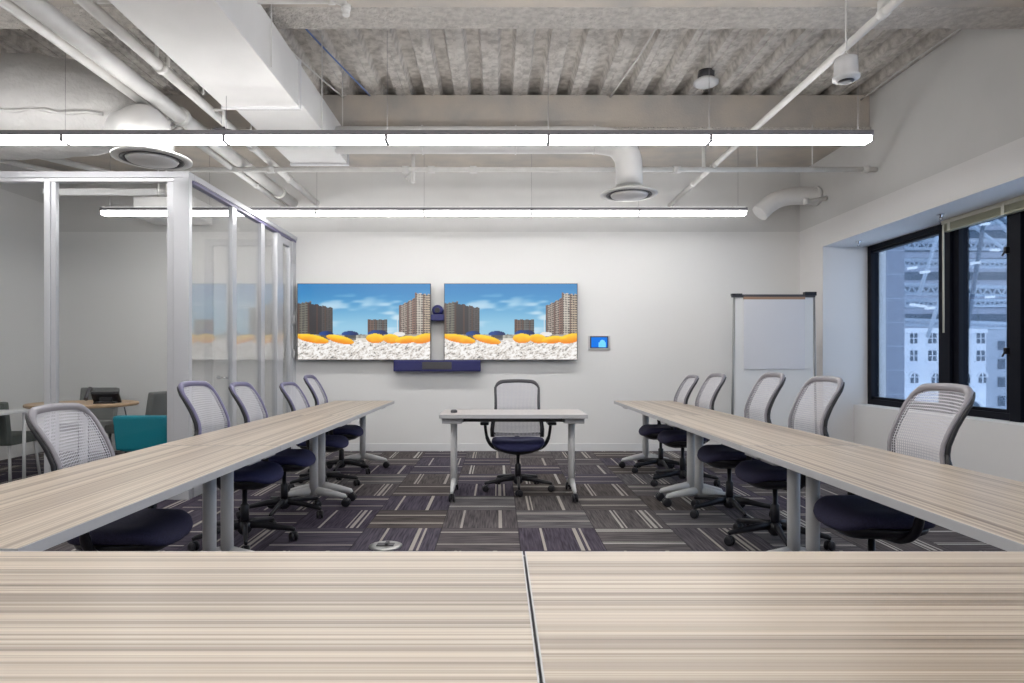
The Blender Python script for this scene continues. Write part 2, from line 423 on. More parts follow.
# ------------------------------------------------------------------ glass partition
PX, PY, PT = -2.65, 5.49, 2.82
o = sempty('wall_partition', 'aluminium framed glass partition around the small meeting room')
def vpost(x0, x1, y0, y1, z1=PT, name='post', groove=True):
    bm = B(); box(bm, x0, x1, y0, y1, 0, z1, .004)
    return obj(name, bm, 'alu_frame', o)
vpost(PX-.135, PX, PY, PY+.055)                                     # corner
bm = B(); box(bm, PX-.20, PX-.135, PY+.02, PY+.075, 0, PT-.06, .003); obj('post', bm, 'alu_frame', o)
for xa in (at(43,0,PY).x, -5.35): vpost(xa, xa+.05, PY+.01, PY+.08); bm = B(); box(bm, xa+.052, xa+.09, PY+.025, PY+.07, .1, PT-.06); obj('glazing_bead', bm, 'alu_frame', o)
bm = B(); box(bm, XL, PX-.001, PY-.003, PY+.10, PT-.055, PT, .004); obj('top_rail', bm, 'alu_frame', o)
bm = B(); box(bm, XL, PX-.136, PY+.015, PY+.08, PT-.085, PT-.054, .003); obj('glazing_bead', bm, 'alu', o)
bm = B(); box(bm, XL, PX-.136, PY+.01, PY+.085, 0, .11, .004); obj('bottom_rail', bm, 'alu_frame', o)
bm = B(); box(bm, XL, PX-.138, PY+.042, PY+.052, .10, PT-.06); obj('glass_pane', bm, 'glass_front', o)
bm = B(); box(bm, PX-.09, PX+.003, PY+.10, YB, PT-.05, PT, .004); obj('top_rail', bm, 'alu_frame', o)
bm = B(); box(bm, PX-.07, PX-.01, PY+.10, YB, PT-.08, PT-.05, .003); obj('glazing_bead', bm, 'chair_violet', o)
bm = B(); box(bm, PX-.08, PX-.003, PY+.10, 7.80, 0, .11, .004); obj('bottom_rail', bm, 'alu_frame', o)
for y0, y1 in ((6.42,6.52),(7.20,7.31),(7.72,7.84),(8.30,8.44)): vpost(PX-.055, PX-.012, y0, y1, PT-.05)
for y0, y1 in ((PY+.055,6.42),(6.52,7.20),(7.31,7.72)):
    bm = B(); box(bm, PX-.045, PX-.035, y0, y1, .10, PT-.06); obj('glass_pane', bm, 'glass', o)
d = sempty('door_1', 'narrow glazed door of the meeting room with dark hinges')
bm = B()
for a, b in ((7.845,7.93),(8.21,8.295)): box(bm, PX-.065, PX-.015, a, b, .01, PT-.09, .003)
box(bm, PX-.065, PX-.015, 7.93, 8.21, .01, .12); box(bm, PX-.065, PX-.015, 7.93, 8.21, PT-.17, PT-.09); obj('door_frame', bm, 'alu_frame', d)
bm = B(); box(bm, PX-.045, PX-.035, 7.93, 8.21, .12, PT-.17); obj('pane', bm, 'glass', d)
for z in (.35, 1.28, 1.72, 2.5):
    bm = B(); tube(bm, [(PX+.006,8.30,z-.055),(PX+.006,8.30,z+.055)], .011, 10); box(bm, PX-.004, PX+.003, 8.27, 8.33, z-.05, z+.05); obj('hinge', bm, 'edge', d)
# white door seen through the glass in the back wall
d = sempty('door_2', 'tall white door in the back wall behind the partition glass')
bm = B(); box(bm, -3.86, -3.75, YB-.03, YB, 0, 2.79, .004); box(bm, -2.98, -2.87, YB-.03, YB, 0, 2.79, .004); box(bm, -3.75, -2.98, YB-.03, YB, 2.70, 2.79, .004); obj('door_frame', bm, 'white_metal', d)
bm = B(); box(bm, -3.745, -2.985, YB-.018, YB, .01, 2.695, .002); obj('door_leaf', bm, 'wall', d)
bm = B(); lathe(bm, [(.026,0),(.026,-.01),(.012,-.014),(.012,-.05)], (-3.67, YB-.018, .97), 'y', 14); tube(bm, [(-3.67,YB-.066,.97),(-3.60,YB-.066,.97),(-3.53,YB-.062,.965)], .010, 8); obj('door_handle', bm, 'chrome', d)

# ------------------------------------------------------------------ ceiling services
def pipe_ring(bm, c, ax, r, w=.05):
    lathe(bm, [(r*.95,-w/2),(r*1.28,-w/2),(r*1.28,w/2),(r*.95,w/2)], c, ax, 16)
SRV = 'white painted pipes under the ceiling'
def ypipe(x, z, r, y0, y1, label, rings=(), name='pipe'):
    t = thing(name, label, 'pipe', (x, y0, z), 0, SRV)
    bm = B(); tube(bm, [(0,0,0),(0,(y1-y0)/2,0),(0,y1-y0,0)], r, 18); obj('pipe_run', bm, 'pipe', t)
    for q in rings:
        bm = B(); pipe_ring(bm, (0,q-y0,0), 'y', r); obj('coupling', bm, 'pipe', t)
    return t
t = ypipe(-2.70, 3.27, .062, 1.5, YB, 'thickest white pipe running to the back wall, upper left', (3.4, 5.45, 7.9))
t = ypipe(-2.835, 3.27, .045, 1.5, 5.55, 'second pipe beside the thickest one, ending before the near light row', (5.42,))
bm = B(); lathe(bm, [(.052,0),(.055,.03),(.03,.05)], (0,4.05,0), 'y', 14); obj('end_cap', bm, 'pipe', t)
t = ypipe(-2.80, 3.22, .03, 5.6, YB, 'thin white pipe left of the thickest pipe, beyond the near light row', (7.4,))
t = ypipe(-2.385, 3.27, .036, 1.5, YB, 'white pipe between the thickest pipe and the rectangular duct', (3.0, 4.52, 6.2, 7.3))
for y, x in ((4.52, -2.41), (4.52, -2.33), (5.0,-2.3), (5.2,-2.22)):
    bm = B(); tube(bm, [(x+2.385, y-1.5, .0),(x+2.385, y-1.5, ZD-3.27)], .014 if y < 4.6 else .007, 8); obj('hanger_rod', bm, 'pipe', t)
bm = B(); tube(bm, [(0,0,.035),(0,0,-.07)], .012, 8); 
sp = thing('fire_sprinkler', 'dark sprinkler with a round disc on the pipe beside the rectangular duct', 'sprinkler', (-2.27, 5.3, 3.10))
lathe(bm, [(.01,0),(.10,-.012),(.10,-.02),(.02,-.024)], (0,0,.0), 'z', 20); obj('deflector', bm, 'gun', sp)
bm = B(); tube(bm, [(0,0,.03),(0,0,.17),(-.08,0,.17)], .014, 8); obj('drop_pipe', bm, 'pipe', sp)
# horizontal pipes
t = thing('pipe', 'thin white pipe crossing the top edge of the photo, turning down at its right end', 'pipe', (0, 4.15, 3.535), 0, SRV)
bm = B(); tube(bm, [(-2.75,0,0),(-1.8,0,0),(-1.05,0,0),(-1.0,0,-.02),(-.985,0,-.06),(-.985,0,-.10)], .024, 12); obj('pipe_run', bm, 'pipe', t)
bm = B(); pipe_ring(bm, (-1.08,0,0), 'x', .024, .04); obj('coupling', bm, 'pipe', t)
bm = B(); pipe_ring(bm, (-.985,0,-.05), 'z', .024, .03); obj('coupling', bm, 'pipe', t)
t = thing('sprinkler_pipe', 'long thin white pipe along the beam above the far light row', 'pipe', (0, 6.72, 3.20), 0, SRV)
bm = B(); tube(bm, [(-3.4,0,0),(0,0,0),(3.97,0,0)], .028, 12); obj('pipe_run', bm, 'pipe', t)
for x in (-2.385, -.97, -.70, -.26, 1.88, 3.86):
    bm = B(); pipe_ring(bm, (x,0,0), 'x', .03, .07); obj('coupling', bm, 'pipe', t)
for x, z0, z1 in ((-.89,-.14,.20),(2.16,-.02,.37),(3.3,0,.47),(2.72,0,.47),(-2.0,0,.47)):
    bm = B(); tube(bm, [(x,0,z0),(x,0,z1)], .02 if z1 < .4 else .006, 8)
    if z0 < -.1: tube(bm, [(x,0,-.02),(x-.09,0,-.08),(x-.05,0,-.12)], .01, 8)
    obj('drop_pipe', bm, 'pipe', t)
t = ypipe(2.26, 3.235, .026, 1.6, YB, 'thin white conduit slanting across the right half of the ceiling', (3.75, 6.66, 7.4))
bm = B(); tube(bm, [(.0,2.15,0),(.0,2.15,.43)], .026, 10); pipe_ring(bm, (0,2.15,.045), 'z', .026, .05); obj('branch_pipe', bm, 'pipe', t)
# exposed wrapped duct on the left
t = thing('wrapped_duct', 'big white wrapped air duct at the upper left, bending down to a round diffuser', 'duct', (-3.3, 5.65, 3.43))
bm = B()
P = []; R = []
for k in range(25):
    f = k/24; P.append((-2.6+2.92*f, -.06*max(0,(f-.7)/.3)**2, -.10*max(0,(f-.6)/.4)**2)); R.append(.44*math.sqrt(max(.02, 1-max(0,(f-.55)/.45)**2.2)) + .008*math.sin(k*2.1))
tube(bm, P, R, 32)
sbm = B(); tube(sbm, [(-2.6+2.9*k/24*.9, -.06*max(0,(k/24*.9-.7)/.3)**2-.915*R[int(k*.9)]-.006, -.10*max(0,(k/24*.9-.6)/.4)**2-.40*R[int(k*.9)]+.012*math.sin(k*1.7)) for k in range(25)], [.014+.006*math.sin(k*2.9) for k in range(25)], 6)
obj('duct_body', bm, 'wrap', t); obj('seam', sbm, 'wrap', t)
bm = B(); tube(bm, curve([(-.05,-.02,-.20),(.16,-.20,-.26),(.36,-.42,-.31),(.52,-.60,-.38),(.59,-.645,-.48),(.60,-.65,-.66)], 5), [.16]*5+[.155]*21, 24, up=(0,1,0)); obj('neck', bm, 'ceil_paint', t)
def diffuser(t, x, y, z, R):
    bm = B(); lathe(bm, [(R*.55,.05),(R*.80,.035),(R,.012),(R,0),(R*.80,-.004),(R*.72,.02)], (x,y,z), n=40); obj('diffuser_ring', bm, 'pipe', t)
    bm = B(); lathe(bm, [(R*.80,.012),(R*.80,-.006),(R*.72,-.006),(R*.72,.01)], (x,y,z), n=40); obj('diffuser_slot', bm, 'gun', t)
    bm = B(); lathe(bm, [(R*.55,.008),(R*.66,.0),(R*.62,-.018),(R*.2,-.026)], (x,y,z), n=40); obj('diffuser_plate', bm, 'ceil_paint', t)
diffuser(t, .60, -.65, -.665, .285)
# round duct from the rectangular duct to the middle diffuser
t = thing('round_duct', 'round white duct bending down to the diffuser near the middle', 'duct', (1.27, 6.2, 3.33))
bm = B(); tube(bm, [(-2.84,0,0),(-1.8,0,0),(-.9,0,0)]+curve([(-.32,0,0),(-.12,0,-.04),(-.02,0,-.16),(0,0,-.30)],6)+[(0,0,-.44)], .128, 24, up=(0,1,0)); obj('duct_body', bm, 'ceil_paint', t)
for x in (-2.0,-1.1,-.34):
    bm = B(); pipe_ring(bm, (x,0,0), 'x', .107, .015); obj('duct_joint', bm, 'ceil_paint', t)
diffuser(t, 0, 0, -.53, .275)
# rectangular duct
t = thing('rectangular_duct', 'large rectangular white sheet-metal duct hanging at the upper left', 'duct', (-1.85, 4, 3.2))
bm = B(); box(bm, -.30, .29, -2.6, 1.02, -.02, .34, .006); obj('duct_section', bm, 'ceil_paint', t)
bm = B(); box(bm, -.27, .30, 1.02, 2.6, .02, .32, .006); obj('duct_section', bm, 'ceil_paint', t)
bm = B(); box(bm, -.315, .305, 1.0, 1.03, -.035, .35, .003); obj('flange', bm, 'white_metal', t)
bm = B(); box(bm, -.285, .315, 2.57, 2.61, .0, .335, .003); obj('flange', bm, 'white_metal', t)
bm = B(); box(bm, -.305, .295, 1.03, 1.045, -.03, .34); obj('gasket', bm, 'dark_gap', t)
for x, y in ((.31,.35),(-.31,-.3),(.31,1.6),(.32,2.3),(-.31,1.6)):
    bm = B(); tube(bm, [(x,y,-.01),(x,y,ZD-3.2)], .005, 6); obj('hanger_rod', bm, 'pipe', t)
# duct elbow at the right
t = thing('duct_elbow', 'short white round duct elbow coming out of the wall at the upper right', 'duct', (3.98, 7.95, 3.215))
bm = B(); tube(bm, curve([(-.0,0,.02),(-.30,0,.02),(-.48,0,-.01),(-.62,-.01,-.09),(-.74,-.02,-.20)],6), .106, 24, up=(0,1,0)); obj('duct_body', bm, 'ceil_paint', t)
bm = B(); lathe(bm, [(.12,-.015),(.12,.015)], (-.03,0,.02), 'x', 20); obj('duct_joint', bm, 'ceil_paint', t)
t = thing('pipe', 'short slanting white pipe beneath the duct elbow at the upper right', 'pipe', (3.98, 7.6, 3.14), 0, SRV)
bm = B(); tube(bm, [(0,.15,.02),(-.28,.02,-.05),(-.34,-.02,-.06)], .026, 10); pipe_ring(bm, (-.33,-.02,-.058), 'x', .03, .05); obj('pipe_run', bm, 'pipe', t)
# conduits in the left bay
t = thing('pipe', 'thin white pipe over the glass partition at the far left', 'pipe', (-3.9, 7.4, 3.33), .0, SRV)
bm = B(); tube(bm, [(-1.9,-1.4,.15),(-.6,-.1,.02),(-.35,.1,.0)], .035, 10); obj('pipe_run', bm, 'pipe', t)
t = thing('pipe', 'lower thin white pipe over the glass partition at the far left', 'pipe', (-4.1, 7.1, 3.2), .0, SRV)
bm = B(); tube(bm, [(-1.8,-1.3,.13),(-.6,-.1,.02),(-.45,.1,.0)], .03, 10); obj('pipe_run', bm, 'pipe', t)
t = thing('air_box', 'white box-shaped duct end inside the meeting room, behind the partition glass', 'duct', (-4.1, 7.95, 3.08))
bm = B(); box(bm, -.32, .42, -.2, .3, -.14, .10, .01); obj('box_body', bm, 'ceil_paint', t)
for k in range(4):
    bm = B(); tube(bm, [(-.12+.1*k,0,.10),(-.12+.1*k,0,.60)], .012, 6); obj('hanger_rod', bm, 'pipe', t)
# devices
t = thing('pendant_speaker', 'white round pendant speaker hanging on a cord at the upper right', 'speaker', (at(846,0,4.05).x, 4.05, at(0,70,4.05).z))
bm = B(); lathe(bm, [(.045,.078),(.066,.072),(.070,.02),(.070,-.03),(.080,-.04),(.080,-.058),(.05,-.07)], n=28); obj('speaker_body', bm, 'white_metal', t)
bm = B(); lathe(bm, [(.048,-.066),(.044,-.078),(.03,-.08)], n=24); obj('speaker_grille', bm, 'gun', t)
bm = B(); tube(bm, [(0,0,.12),(0,0,.56)], .006, 8); tube(bm, [(-.03,0,.07),(0,0,.12),(.03,0,.07)], .004, 6); obj('cord', bm, 'pipe', t)
t = thing('ceiling_speaker', 'small white disc speaker with grey can fixed under the ribbed ceiling', 'speaker', (at(706,0,6.3).x, 6.3, 3.93))
bm = B(); lathe(bm, [(.085,.035),(.12,.01),(.12,-.012),(.09,-.025)], n=28); obj('speaker_disc', bm, 'white_metal', t)
bm = B(); lathe(bm, [(.08,.02),(.08,.11)], n=24); obj('speaker_can', bm, 'gun', t)
# loose cables on the deck
for nm, pts, mt, lb in (('cable', [(3.93,4.86,ZD-.03),(3.86,5.4,ZD-.07),(3.90,6.1,ZD-.03),(3.88,6.84,ZD-.06)], 'pipe', 'thin white cable along the ceiling edge at the right wall'),
                        ('cable', [(-1.72,4.9,ZD-.02),(-1.60,5.6,ZD-.03),(-1.36,6.8,ZD-.03)], 'blue_cable', 'blue cable under the ribbed ceiling beside the rectangular duct'),
                        ('cable', [(-2.02,5.2,ZD-.02),(-1.85,6.0,ZD-.03),(-1.65,6.84,ZD-.04)], 'pipe', 'pale cable under the ribbed ceiling beside the rectangular duct'),
                        ('cable', [(1.35,5.3,ZD-.02),(1.3,5.9,ZD-.04),(1.2,6.84,ZD-.03)], 'pipe', 'pale cable under the ribbed ceiling left of the small disc speaker')):
    bm = B(); tube(bm, curve(pts,5), .008, 6); tag(obj(nm, bm, mt), lb, 'cable')

# linear light rows
SEG = 1.207; LXR = 2.79
def light_row(y, label, n=6):
    t = thing('linear_light', label, 'light', (LXR-SEG*n/2, y, 2.872))
    L = SEG*n/2
    bm = B(); box(bm, -L, L, -.052, .052, .0, .036, .003); obj('housing', bm, 'housing', t)
    bm = B(); box(bm, -L+.02, L-.02, -.040, .040, .036, .039); obj('added_uplight_strip', bm, 'added_uplight', t)  # added glowing strip to brighten the ceiling, no real part of the lamp
    for k in range(n):
        x0 = -L+k*SEG+.011; x1 = x0+SEG-.022
        bm = B(); box(bm, x0, x1, -.047, .047, -.045, -.001, .006); obj('lens', bm, 'lens', t)
    for k in range(1, n):
        bm = B(); box(bm, -L+k*SEG-.011, -L+k*SEG+.011, -.049, .049, -.048, -.001); obj('joint', bm, 'housing', t)
    for k in range(n+1):
        x = -L+k*SEG; x += .09 if k == 0 else (-.09 if k == n else 0)
        bm = B(); tube(bm, [(x,0,.05),(x,0,(3.67 if (y > 6.8 or 3.5 < y < 4.82) else ZD)-2.872)], .0016, 5); obj('cable', bm, 'housing', t)
    return t
light_row(4.8, 'nearer suspended linear light row, crossing the photo above the partition top')
light_row(7.2, 'farther suspended linear light row, close to the back wall')
light_row(2.4, 'suspended linear light row over the front tables')
light_row(0.0, 'suspended linear light row behind the viewer')

# ------------------------------------------------------------------ tables
def caster(bm, x, y, r=.036):
    for s in (-1, 1):
        lathe(bm, [(r*.3,-.009),(r*.85,-.009),(r,-.004),(r,.005),(r*.8,.009),(r*.3,.009)], (x+s*.016, y, r), 'x', 16)
    box(bm, x-.012, x+.012, y-.018, y+.014, r*.8, r*2.05, .004)
def make_table(L, W, name, label, cat, group):
    t = thing(name, label, cat, (0,0,0), 0, group)
    bm = B(); box(bm, -L/2+.003, L/2-.003, -W/2+.003, W/2-.003, .712, .740); tp = obj('tabletop', bm, ['laminate'], t)
    bm = B()
    for a in ((-L/2, L/2, -W/2, -W/2+.003), (-L/2, L/2, W/2-.003, W/2), (-L/2, -L/2+.003, -W/2, W/2), (L/2-.003, L/2, -W/2, W/2)): box(bm, *a, .709, .7396)
    obj('edge_band', bm, 'edge', tp)
    bm = B(); box(bm, -L/2+.02, L/2-.02, -W/2+.02, W/2-.02, .705, .711); obj('underside', bm, 'under', tp)
    bm = B(); box(bm, -L/2+.14, L/2-.14, -.025, .025, .655, .704, .003); obj('support_rail', bm, 'gun', t)
    for s in (-1, 1):
        x = s*(L/2-.105)
        bm = B()
        tube(bm, [(x,0,.10),(x,0,.40),(x,0,.68)], .030, 18, up=(1,0,0), flat=1.15)
        for q in (-1, 1): tube(bm, [(x,0,.135),(x,q*.12,.115),(x,q*.22,.095),(x,q*.25,.088),(x,q*.262,.072)], [.036,.030,.022,.020,.014], 12, up=(0,0,1), flat=.75)
        lg = obj('leg', bm, 'leg_grey', t)
        bm = B(); box(bm, x-.085, x+.085, -.24, .24, .660, .704, .006); box(bm, x-.035, x+.035, -.05, .05, .64, .68, .004); obj('bracket', bm, 'edge', lg)
        for q in (-1, 1):
            bm = B(); caster(bm, x, q*.262); obj('caster', bm, 'black', lg)
    return t
TG = 'striped laminate training tables'
TL, TW = 1.885, .67
tbl = make_table(TL, TW, 'training_table', '', 'table', TG)
first = True
def place_table(x, y, rz, label):
    global first
    if first: tbl.location = (x, y, 0); tbl.rotation_euler = (0,0,rz); tbl['label'] = label; first = False; return tbl
    return dup(tbl, None, (x, y, 0), rz, label)
side_y = [(1.56+TL/2+k*1.892) for k in range(3)]
where = ['near', 'middle', 'far']
for k, y in enumerate(side_y):
    place_table(-1.17-TW/2, y, PI/2, '%s striped wooden table of the left-hand row' % ('nearest','middle','farthest')[k])
for k, y in enumerate(side_y):
    place_table(1.308+TW/2, y, PI/2, '%s striped wooden table of the right-hand row' % ('nearest','middle','farthest')[k])
FW = 1.54-TW/2
place_table(.062-.0025-TL/2, FW, 0, 'striped wooden table in the foreground, left of the dark seam')
place_table(.062+.0025+TL/2, FW, PI, 'striped wooden table in the foreground, right of the dark seam')
dk = make_table(1.25, .58, 'training_table', 'small white table standing alone before the screens', 'table', None)
dk.location = (.13, 5.66, 0)
for c in kids(dk):
    if c.name.startswith('tabletop'):
        c.data.materials[0] = pbr('pale_laminate', (.55,.52,.51), .3, noise=(30,(.50,.47,.46),.4,.6))
bm = B(); lathe(bm, [(.028,0),(.030,.006),(.028,.020),(.018,.026)], (-.385,5.60,.7405), n=18); tag(obj('puck', bm, 'gun'), 'small dark round puck on the left end of the small white table', 'puck')

# ------------------------------------------------------------------ office chairs
def make_chair(seatmat, framemat, label):
    t = thing('office_chair', label, 'chair')
    # seat cushion (superellipse, waterfall front)
    bm = B(); n = 36; rings_ = []
    for s, z, dz in ((.80,.415,0),(.97,.425,0),(1.0,.445,0),(.985,.462,0),(.93,.474,.0),(.75,.481,0),(.45,.477,0),(.15,.472,0)):
        row = []
        for k in range(n):
            a = 2*PI*k/n; ca, sa = math.cos(a), math.sin(a)
            x = .245*s*math.copysign(abs(ca)**.62, ca); y = .235*s*math.copysign(abs(sa)**.62, sa)
            zz = z - .045*max(0, (y-.10)/.14)**2 + .01*(x/.25)**2
            row.append(bm.verts.new((x, y*.94, zz)))
        rings_.append(row)
    for A, C_ in zip(rings_, rings_[1:]):
        for k in range(n):
            f = bm.faces.new((A[k],A[(k+1)%n],C_[(k+1)%n],C_[k])); f.smooth = True
    bm.faces.new(rings_[0][::-1]); bm.faces.new(rings_[-1]); obj('seat', bm, seatmat, t)
    # shell and mechanism under the seat
    bm = B(); rings_ = []
    for s, z in ((.42,.355),(.75,.372),(.95,.398),(1.0,.424)):
        rings_.append([bm.verts.new((.232*s*math.copysign(abs(math.cos(2*PI*k/n))**.7, math.cos(2*PI*k/n)), .0+.205*s*math.copysign(abs(math.sin(2*PI*k/n))**.7, math.sin(2*PI*k/n)), z-.03*max(0,(math.sin(2*PI*k/n)-.5)))) for k in range(n)])
    for A, C_ in zip(rings_, rings_[1:]):
        for k in range(n):
            f = bm.faces.new((A[k],A[(k+1)%n],C_[(k+1)%n],C_[k])); f.smooth = True
    bm.faces.new(rings_[0][::-1]); bm.faces.new(rings_[-1]); obj('seat_shell', bm, 'black', t)
    # backrest: profile (z, y, half width)
    prof = [(.47,-.210,.232),(.53,-.222,.234),(.60,-.214,.226),(.68,-.198,.210),(.76,-.196,.202),(.84,-.228,.203),(.91,-.268,.208),(.965,-.304,.211),(1.0,-.328,.212)]
    def pr(z):
        for a, b in zip(prof, prof[1:]):
            if z <= b[0]:
                f = (z-a[0])/(b[0]-a[0]); f = max(0,f)
                return a[1]+(b[1]-a[1])*f, a[2]+(b[2]-a[2])*f
        return prof[-1][1], prof[-1][2]
    R = .07; ztop = 1.0
    def halfw(z):
        w = pr(z)[1]
        if z > ztop-R: q = (z-(ztop-R))/R; w -= R*(1-math.sqrt(max(0,1-q*q)))
        return w
    def crown(u): return .014*(1-u*u)
    rows = 26; cols = 14; bm = B(); uvl = bm.loops.layers.uv.new('UVMap'); G = []
    for i in range(rows+1):
        z = .475+(ztop-.475)*i/rows; row = []
        for j in range(cols+1):
            u = -1+2*j/cols; w = halfw(z); y = pr(z)[0]
            row.append((bm.verts.new((w*u, y-.030*(1-(w*u/.22)**2), z+crown(w*u/.22)*max(0,(z-.85)/.15))), (w*u/.44+.5, z/.58)))
        G.append(row)
    for i in range(rows):
        for j in range(cols):
            q = (G[i][j],G[i][j+1],G[i+1][j+1],G[i+1][j]); f = bm.faces.new([a[0] for a in q]); f.smooth = True
            for lp, a in zip(f.loops, q): lp[uvl].uv = a[1]
    obj('mesh_backrest', bm, 'mesh', t)
    def outline(off, yo):
        L = []
        zs = [.475+(ztop-R-.475)*k/12 for k in range(13)]
        for z in zs: L.append(Vector((halfw(z)+off, pr(z)[0]+yo, z)))
        for k in range(1, 7):
            a = PI/2*k/6; w = pr(ztop)[1]; x = w-R+R*math.cos(a); z = ztop-R+R*math.sin(a)
            L.append(Vector((x+off*math.cos(a), pr(z)[0]+yo-.030*(1-(x/.22)**2), z+crown(x/.22)*(z-.85)/.15+off*math.sin(a))))
        for k in range(1, 6):
            x = (pr(ztop)[1]-R)*(1-k/6.0)
            L.append(Vector((x, pr(ztop)[0]+yo-.030*(1-(x/.22)**2), ztop+crown(x/.22)+off)))
        M_ = [Vector((-p.x, p.y, p.z)) for p in L[::-1]]
        L.append(Vector((0, pr(ztop)[0]+yo-.030, ztop+crown(0)+off)))
        return L+M_
    ol = outline(0, 0); bm = B(); tube(bm, ol, [.0095+.0085*max(0,min(1,(p.z-.955)/.045)) for p in ol], 10, up=(0,1,0), flat=1.1); obj('backrest_frame', bm, framemat, t)
    bm = B(); o_ = outline(.004, -.020); a_ = o_[:17]; tube(bm, a_, [.013]*10+[.012,.011,.010,.009,.008,.007,.006], 8, up=(0,1,0)); b_ = o_[-17:]; tube(bm, b_[::-1], [.013]*10+[.012,.011,.010,.009,.008,.007,.006], 8, up=(0,1,0))
    tube(bm, curve([(.225,-.23,.50),(.12,-.262,.492),(0,-.27,.49),(-.12,-.262,.492),(-.225,-.23,.50)],4), .017, 8)
    tube(bm, curve([(0,-.265,.49),(0,-.25,.42),(0,-.14,.375),(0,-.02,.365)],4), .024, 10, up=(1,0,0), flat=.7, )
    for s_ in (-1, 1): tube(bm, [(s_*.236,-.222,.47),(s_*.240,-.236,.54),(s_*.232,-.232,.62),(s_*.218,-.218,.69),(s_*.210,-.212,.74)], [.022,.022,.020,.016,.010], 10, up=(0,1,0))
    obj('backrest_carrier', bm, 'black', t)
    # arms: loop wrapping from the pad to under the seat
    for s in (-1, 1):
        bm = B(); tube(bm, curve([(s*.305,-.03,.625),(s*.300,-.04,.56),(s*.285,-.05,.48),(s*.245,-.05,.41),(s*.17,-.04,.372),(s*.06,-.03,.362)],5), [.018]*10+[.022]*10+[.024]*6, 10, up=(0,1,0), flat=.8)
        am = obj('armrest', bm, 'black', t)
        bm = B(); box(bm, s*.308-.040, s*.308+.040, -.13, .12, .618, .648, .012); obj('arm_pad', bm, 'black', am)
    bm = B(); lathe(bm, [(.028,.10),(.028,.24),(.024,.245),(.016,.25),(.016,.36)], n=16); obj('gas_lift', bm, 'black', t)
    bm = B(); lathe(bm, [(.03,.055),(.045,.075),(.045,.125),(.030,.135)], n=20)
    for k in range(5):
        a = 2*PI*k/5+PI/2; c, s = math.cos(a), math.sin(a)
        tube(bm, [(c*.03,s*.03,.112),(c*.12,s*.12,.108),(c*.22,s*.22,.092),(c*.305,s*.305,.080),(c*.325,s*.325,.072)], [.026,.024,.019,.016,.012], 10, flat=.75)
    base = obj('star_base', bm, 'black', t)
    for k in range(5):
        a = 2*PI*k/5+PI/2; bm = B(); caster(bm, 0, 0, .030)
        obj('caster', bm, 'black', base, (math.cos(a)*.315, math.sin(a)*.315, 0), (0,0,a+.6+k))
    return t
G_ = 'mesh-backed swivel chairs around the tables'
c0 = make_chair('dark_fabric', 'chair_grey', ''); c0['group'] = G_
c1 = make_chair('navy_fabric', 'chair_violet', ''); c1['group'] = G_
used = set()
def chair(src, x, y, rz, label, sc_z=1.0, br=0.0):
    if src.name in used: c = dup(src, None, (x,y,0), rz, label)
    else: used.add(src.name); c = src; c.location = (x,y,0); c.rotation_euler = (0,0,rz); c['label'] = label
    c.scale = (1,1,sc_z)
    for k in kids(c):
        if k.name.startswith('star_base'): k.rotation_euler = (0,0,br)
    return c
h = PI/2
chair(c0, -1.67, 2.93, -h+.05, 'mesh swivel chair nearest the viewer behind the left-hand table row', .97, .3)
chair(c1, -1.67, 4.22, -h-.02, 'mesh swivel chair by the left row, directly right of the partition corner post', 1.03, .1)
chair(c1, -1.65, 4.94, -h+.03, 'third mesh swivel chair from the viewer in the left row', 1.0, -.33)
chair(c1, -1.66, 6.08, -h-.03, 'fourth mesh swivel chair from the viewer in the left row', .96, .1)
chair(c1, -1.67, 6.83, -h+.04, 'mesh swivel chair of the left row closest to the screens', 1.01, -.34)
chair(c0, 1.78, 3.05, h-.04, 'largest mesh swivel chair of the right row, in front of the window', 1.055, .34)
chair(c0, 1.81, 4.18, h+.03, 'mesh swivel chair before the lower right corner of the whiteboard', 1.06, .1)
chair(c0, 1.79, 4.95, h-.02, 'mesh swivel chair in front of the middle of the whiteboard', 1.07, .33)
chair(c0, 1.78, 6.17, h+.02, 'second farthest mesh swivel chair of the right row, just left of the whiteboard', 1.04, .3)
chair(c0, 1.75, 6.88, h-.02, 'mesh swivel chair of the right row farthest from the viewer', 1.01, .33)
cc = make_chair('navy_fabric', 'gun', 'mesh swivel chair with blue seat behind the small white table, facing the viewer')
cc.location = (.185, 5.93, 0); cc.rotation_euler = (0,0,PI); cc.scale = (1,1,.98)
tag(cc, cc['label'], 'chair', G_)

